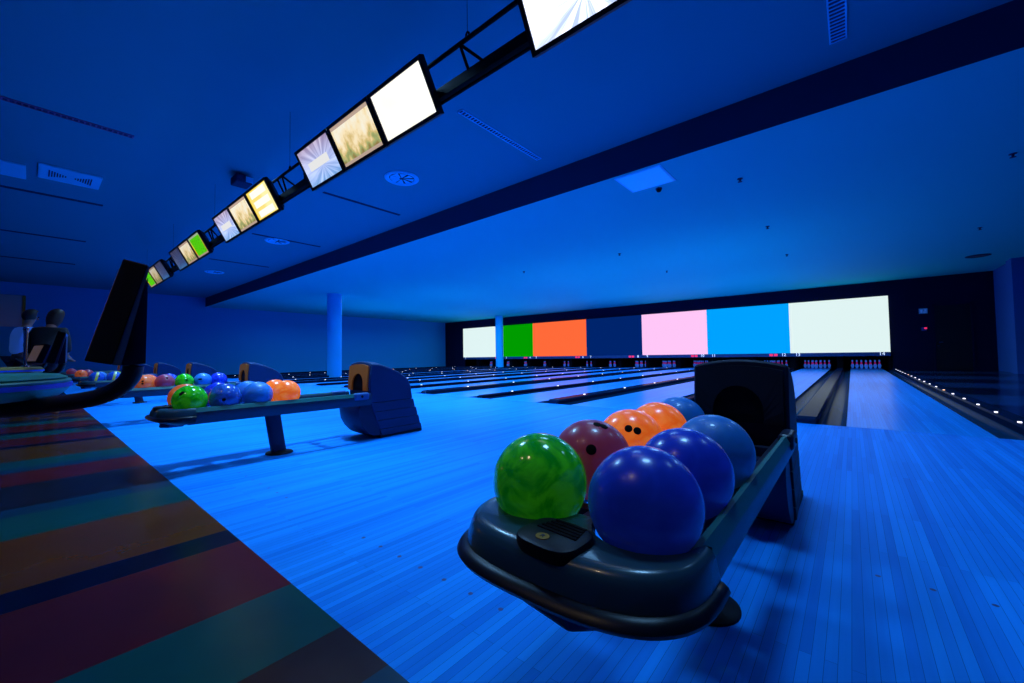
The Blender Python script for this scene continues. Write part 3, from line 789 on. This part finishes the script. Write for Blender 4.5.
t = empty('ceiling_projector', (-8.3, 2.4, ZU)); setp(t, 'small dark box fitting on the ceiling above the second monitor trio', 'projector')
bm = bm_(); box(bm, -.16, .16, -.13, .13, -.19, -.05); obj('body', bm, M['bulk'], t, bevel=.02)
bm = bm_(); box(bm, -.05, .05, -.05, .05, -.05, 0); obj('bracket', bm, M['ventdark'], t)
bm = bm_(); box(bm, .1, .17, .02, .135, -.17, -.07); obj('lens', bm, M['vent'], t)

# ------------------------------------------------------------------ console tables with monitors on curved arms
EX = Vector((-.997, .078, 0)); RV = Vector((.766, .643, 0)); FV = Vector((-.643, .766, 0))
D0 = .97
def rz(x, y):
    """point on the near side profile of the console (r along the camera-parallel plane, z)"""
    return ((x-512)/405*D0, CAMH+(362-y-(512-x)*0.0)/405*D0)
def prof3(pts, d0=0., d1=.30):
    rings = []
    for e in (d0, d1):
        ring = []
        for r_, z in pts:
            p = FV*D0+RV*r_+EX*e; ring.append((p.x-OX, p.y-OY, z))
        rings.append(ring)
    return rings
OX, OY = -1.31, .17
def make_console():
    t = empty('console_monitor', (OX, OY, 0))
    A, Bp, Cc, Dd = rz(121.7, 258.2), rz(146.6, 265), rz(112.3, 365.2), rz(84.4, 360.7)
    E1, E2 = rz(148.5, 268), rz(121.5, 366)
    bm = bm_(); loft(bm, prof3([A, Bp, Cc, Dd], 0, .30)); obj('screen_housing', bm, M['black'], t, bevel=.003)
    bm = bm_(); loft(bm, prof3([Bp, E1, E2, Cc], .002, .30)); obj('back_shell', bm, mat('console back shell', (.02, .10, .34), .5), t)  # blue light from the lanes put into the shell's colour
    bm = bm_(); loft(bm, prof3([rz(148, 276), rz(147, 364.5), rz(121.5, 366)], .03, .27)); obj('mount_wedge', bm, mat('console wedge', (.008, .02, .08), .5), t)
    # display on the player's side (faces away from the lanes)
    a0, a1 = Vector(A), Vector(Dd)
    n2 = Vector((a1.y-a0.y, -(a1.x-a0.x))).normalized()
    if n2.x > 0: n2 = -n2
    def pt(u, e):
        q = a0+(a1-a0)*u+n2*.001; p = FV*D0+RV*q.x+EX*e; return (p.x-OX, p.y-OY, q.y)
    bm = bm_(); quad(bm, [pt(.08, .02), pt(.92, .02), pt(.92, .28), pt(.08, .28)]); obj('display', bm, mat('console display', (.02, .02, .03), .2, emit=(.35, .22, .15), es=.15), t)
    # curved arm
    path = [(-320, 402, 0), (-100, 404, 0), (0, 408, 0), (58, 403, 0), (88, 399.3, 0), (108, 394, 0), (122, 386.5, 0), (130, 378, 0), (133, 369, 0), (133.5, 358, 0)]
    pts = []
    for x, y, _ in path:
        r_, z = rz(x, y-(0 if x > 0 else 0)); p = FV*(D0+.06)+RV*(r_*1.06); pts.append((p.x-OX, p.y-OY, CAMH+(z-CAMH)*1.06))
    pts[0] = (pts[0][0], pts[0][1], .70); pts[1] = (pts[1][0], pts[1][1], .69)
    # densify
    V = [Vector(p) for p in pts]; out = []
    for i in range(len(V)-1):
        p0, p1, p2, p3 = V[max(0, i-1)], V[i], V[i+1], V[min(len(V)-1, i+2)]
        for s in range(5):
            u = s/5; out.append(.5*((2*p1)+(-p0+p2)*u+(2*p0-5*p1+4*p2-p3)*u*u+(-p0+3*p1-3*p2+p3)*u**3))
    out.append(V[-1])
    bm = bm_(); tube(bm, out, .0205, 16); obj('curved_arm', bm, M['blackplastic'], t, smooth=60)
    return t
c0 = make_console(); setp(c0, 'nearest console monitor seen edge-on, tilted black slab on a thick curved arm', 'console monitor', 'player console monitors')
c1 = dup(c0); c1.location.x -= P; setp(c1, 'second console monitor, small tilted dark slab in front of the standing people', 'console monitor', 'player console monitors')
c2 = dup(c0); c2.location.x -= 2*P; c2.rotation_euler.z = R(22); setp(c2, 'third console monitor, tiny framed screen between the people and the second console', 'console monitor', 'player console monitors')

def make_table(rim, label):
    t = empty('console_table', (0, 0, 0)); setp(t, label, 'table', 'round console tables')
    RT = .48
    bm = bm_(); lathe(bm, [(.001, .740), (RT-.01, .740), (RT-.004, .747), (RT-.02, .755), (.001, .755)], 64); obj('table_top', bm, rim, t, smooth=40)
    bm = bm_(); lathe(bm, [(RT-.03, .742), (RT, .742), (RT+.004, .738), (RT+.002, .732), (RT-.03, .732)], 64); obj('rim', bm, rim, t, smooth=40)
    bm = bm_(); lathe(bm, [(RT-.03, .7325), (RT+.006, .7325), (RT+.006, .7205), (RT-.03, .7205)], 64); obj('rim_stripe', bm, M['rimblue'], t, smooth=40)
    bm = bm_(); lathe(bm, [(RT-.05, .721), (RT, .721), (RT-.004, .71), (RT-.02, .695), (RT-.06, .69), (.001, .69), (.001, .721)], 64); obj('lower_rim', bm, rim, t, smooth=40)
    bm = bm_(); lathe(bm, [(.07, 0.03), (.06, .3), (.06, .69)], 24); obj('pedestal', bm, M['rail'], t, smooth=60)
    bm = bm_(); lathe(bm, [(.26, 0), (.26, .015), (.2, .03), (.07, .04)], 36); obj('base', bm, M['rail'], t, smooth=40)
    return t
TX, TY = -1.80, -.40
t0 = make_table(M['rimgreen'], 'round table with thick teal rim and blue stripe, behind the curved monitor arm'); t0.location = (TX, TY, .018)
t1 = make_table(M['rimgold'], 'farther round table with gold and blue banded rim, in front of the people'); t1.location = (TX-P, TY, .018)
t = empty('chrome_post', (-5.0, -.02, .773)); setp(t, 'slim chrome post standing upright on the gold rimmed table', 'post')
bm = bm_(); lathe(bm, [(.024, 0), (.024, .01), (.009, .018), (.011, .2), (.014, .29)], 16); obj('stem', bm, M['chrome'], t, smooth=50)
bm = bm_(); lathe(bm, [(.014, .29), (.018, .30), (.014, .318), (.004, .322)], 16); obj('knob', bm, M['chrome'], t, smooth=50)

# ------------------------------------------------------------------ people (seen small, from behind, beyond the tables)
def skin_obj(name, nodes, edges, m, parent, sub=2):
    bm = bm_(); ly = bm.verts.layers.skin.verify(); vs = []
    for i, (p, r_) in enumerate(nodes):
        v = bm.verts.new(p); v[ly].radius = (r_[0], r_[1]) if isinstance(r_, tuple) else (r_, r_); v[ly].use_root = (i == 0); vs.append(v)
    for a, b in edges: bm.edges.new((vs[a], vs[b]))
    me = bpy.data.meshes.new(name); bm.to_mesh(me); bm.free(); me.materials.append(m)
    o = bpy.data.objects.new(name, me); COL.objects.link(o); o.parent = parent
    q = o.modifiers.new('skin', 'SKIN'); q.use_smooth_shade = True
    s = o.modifiers.new('sub', 'SUBSURF'); s.levels = sub; s.render_levels = sub
    return o
def make_person(loc, rz_, hgt, lean, top, hairm, label, longhair):
    t = empty('person', loc, (0, 0, rz_)); setp(t, label, 'person')
    k = hgt/1.75
    def L(x, y, z):
        y2 = y+lean*max(0, z-.95)**1.2; return (x*k, y2*k, (z-max(0, z-.95)*abs(lean)*.12)*k)
    nodes = [(L(0, 0, .95), .12), (L(0, 0, 1.12), .10), (L(0, 0, 1.33), (.115, .10)), (L(0, .0, 1.45), .075), (L(0, .01, 1.51), .055), (L(0, .02, 1.58), .07), (L(0, .03, 1.67), .085), (L(0, .02, 1.72), .05),
             (L(.16, 0, 1.40), .055), (L(.20, .02, 1.16), .042), (L(.19, .16, .98), .034), (L(.18, .22, .93), .03),
             (L(-.16, 0, 1.40), .062), (L(-.24, .02, 1.16), .046), (L(-.22, .16, .98), .036), (L(-.21, .22, .93), .03),
             (L(.10, 0, .86), .095), (L(.11, .02, .48), .06), (L(.11, -.02, .10), .042), (L(.12, .13, .04), .035),
             (L(-.10, 0, .86), .095), (L(-.11, .02, .48), .06), (L(-.11, -.02, .10), .042), (L(-.12, .13, .04), .035)]
    ed = [(0, 1), (1, 2), (2, 3), (3, 4), (4, 5), (5, 6), (6, 7), (2, 8), (8, 9), (9, 10), (10, 11), (2, 12), (12, 13), (13, 14), (14, 15), (0, 16), (16, 17), (17, 18), (18, 19), (0, 20), (20, 21), (21, 22), (22, 23)]
    # hands: five short finger chains
    for s, hi in ((1, 11), (-1, 15)):
        for q in range(5):
            base = len(nodes); ox = (q-2)*.017
            nodes.append((L(s*.21+ox, .25, .905-(.012 if q in (0, 4) else 0)), .009)); nodes.append((L(s*.21+ox*1.15, .285, .875+(.006 if q in (0, 4) else 0)), .008))
            ed += [(hi, base), (base, base+1)]
    skin_obj('body', nodes, ed, M['skin'], t)
    s = 1.13
    sn = [(L(0, 0, .93), .165), (L(0, 0, 1.12), .15), (L(0, 0, 1.33), (.165, .135)), (L(0, 0, 1.44), .09), (L(.17, 0, 1.40), .075), (L(.24, .02, 1.16), .058), (L(.225, .12, 1.03), .048), (L(-.17, 0, 1.40), .075), (L(-.24, .02, 1.16), .058), (L(-.225, .12, 1.03), .048)]
    skin_obj('shirt', sn, [(0, 1), (1, 2), (2, 3), (2, 4), (4, 5), (5, 6), (2, 7), (7, 8), (8, 9)], top, t)
    tn = [(L(0, 0, .96), .16), (L(.10, 0, .84), .108), (L(.11, .02, .48), .075), (L(.11, -.02, .10), .06), (L(-.10, 0, .84), .108), (L(-.11, .02, .48), .075), (L(-.11, -.02, .10), .06)]
    skin_obj('trousers', tn, [(0, 1), (1, 2), (2, 3), (0, 4), (4, 5), (5, 6)], M['trousers'], t)
    bm = bm_(); bmesh.ops.create_uvsphere(bm, u_segments=20, v_segments=14, radius=1)
    for v in bm.verts:
        x, y, z = v.co; lo = 1.
        if y > .35 and z < .45: y = .35+(y-.35)*.3
        if longhair and z < 0 and y < .3: z *= 2.1; x *= 1.08
        v.co = L(x*.098, -.0+.02+y*.112, 1.69+z*.118)
    obj('hair', bm, hairm, t, smooth=180)
    for e in (-1, 1):
        bm = bm_(); bmesh.ops.create_icosphere(bm, subdivisions=2, radius=.011); q = obj('eye', bm, M['hole'], t, smooth=180); q.location = L(e*.03, .115, 1.655)
    bm = bm_(); extr(bm, [(.0, 0), (.022, -.035), (0, -.045)], -.01, .01); q = obj('nose', bm, M['skin'], t, smooth=60); q.location = L(0, .112, 1.65)
    return t
make_person((-11.3, -.1, 0), R(25), 1.74, .14, M['shirt'], M['hairb'], 'person in a pale blue shirt with dark hair, standing behind the gold rimmed table', False)
make_person((-9.3, .14, 0), R(60), 1.63, .34, M['jacket'], M['hairr'], 'person in dark clothes with brown hair leaning forward, right of the blue shirt', True)

# ------------------------------------------------------------------ lights
def area(loc, sx, sy, power, col, rot=(0, 0, 0), spread=180):
    l = bpy.data.lights.new('area', 'AREA'); l.shape = 'RECTANGLE'; l.size = sx; l.size_y = sy; l.energy = power; l.color = col; l.spread = R(spread)
    o = bpy.data.objects.new('area_light', l); COL.objects.link(o); o.location = loc; o.rotation_euler = rot; return o
def spot(loc, target, power, col, ang, blend=.6, rad=.1):
    l = bpy.data.lights.new('spot', 'SPOT'); l.energy = power; l.color = col; l.spot_size = R(ang); l.spot_blend = blend; l.shadow_soft_size = rad
    o = bpy.data.objects.new('spot_light', l); COL.objects.link(o); o.location = loc
    o.rotation_euler = (Vector(target)-Vector(loc)).to_track_quat('-Z', 'Y').to_euler(); return o
BLUE = (.22, .55, 1.)
TL = R(14)
for k_, p_ in enumerate((31, 140, 130, 95, 65, 45, 40)):
    area((C[k_]-.05, 1.9, 4.05), .5, .5, p_, BLUE, rot=(TL, 0, 0), spread=115)
for x, p_ in ((-2.4, 32), (-5.6, 85), (-9., 80), (-12.4, 55), (-15.8, 40), (-19.2, 35)):
    area((x, 4.3, 4.05), .7, .7, p_, BLUE, rot=(TL*.5, 0, 0), spread=125)
area((1.2, 4.2, 4.05), .6, .6, 15, BLUE, rot=(TL*.5, 0, 0), spread=125)
for x in (-22, -18, -14, -10, -6, -2.5):
    for y in (9.5, 14.5, 19.): area((x, y, 3.6), .8, .8, 75, BLUE, spread=165)
area((.6, 9.5, 3.6), .6, .6, 42, BLUE, spread=165); area((.6, 15, 3.6), .6, .6, 42, BLUE, spread=165)
for x in (-20, -14, -8, -3):
    for y in (12.5, 18): area((x, y, .9), 4, 4, 45, (.03, .40, 1.), rot=(pi, 0, 0))     # unseen upward lights added to brighten the lane ceiling
spot((-11, 15, 3.3), (-19.2, 21.5, 1.6), 1500, (.05, .55, 1.), 24)  # unseen spot added to brighten the far column
spot((-9, 7, 3.4), (-17.5, 8.6, 1.6), 60, (.05, .45, 1.), 34)  # weaker unseen spot added for the nearer column
spot((-2.2, -1.2, 3.9), (-2.4, -.4, 0), 45, (1., .72, .42), 75, .8, .05)                     # warm lounge downlights
spot((-1.1, -.9, 3.9), (-1.3, -.2, 0), 28, (1., .75, .45), 75, .8, .05)
spot((-4.2, -1.8, 3.6), (-4.2, 2.2, .6), 30, (1., .6, .3), 40, .8, .1)
spot((-7.6, -1.8, 3.6), (-7.4, 2.2, .6), 26, (1., .6, .3), 40, .8, .1)
area((-20, -3.0, 3.6), 4, 2, 40, (1., .62, .32))

w = bpy.data.worlds.new('w'); S.world = w; w.use_nodes = True
w.node_tree.nodes['Background'].inputs[0].default_value = (.0, .01, .05, 1); w.node_tree.nodes['Background'].inputs[1].default_value = .3

# ------------------------------------------------------------------ camera
yaw, pitch, roll, F = R(39.98), R(2.007), R(-.858), 404.94
f = Vector((-sin(yaw)*cos(pitch), cos(yaw)*cos(pitch), sin(pitch)))
r0 = Vector((cos(yaw), sin(yaw), 0)); u0 = r0.cross(f)
rv = r0*cos(roll)+u0*sin(roll); uv = -r0*sin(roll)+u0*cos(roll)
cd = bpy.data.cameras.new('camera'); cam = bpy.data.objects.new('camera', cd); COL.objects.link(cam)
m = Matrix((rv, uv, -f)).transposed().to_4x4(); m.translation = Vector((0, 0, CAMH)); cam.matrix_world = m
cd.sensor_fit = 'HORIZONTAL'; cd.sensor_width = 36; cd.lens = 36*F/1024; cd.clip_start = .02; cd.clip_end = 200
S.camera = cam
S.view_settings.view_transform = 'Standard'; S.view_settings.look = 'None'; S.view_settings.exposure = 0; S.view_settings.gamma = 1
S.cycles.use_denoising = True; S.cycles.max_bounces = 8; S.cycles.sample_clamp_indirect = 4
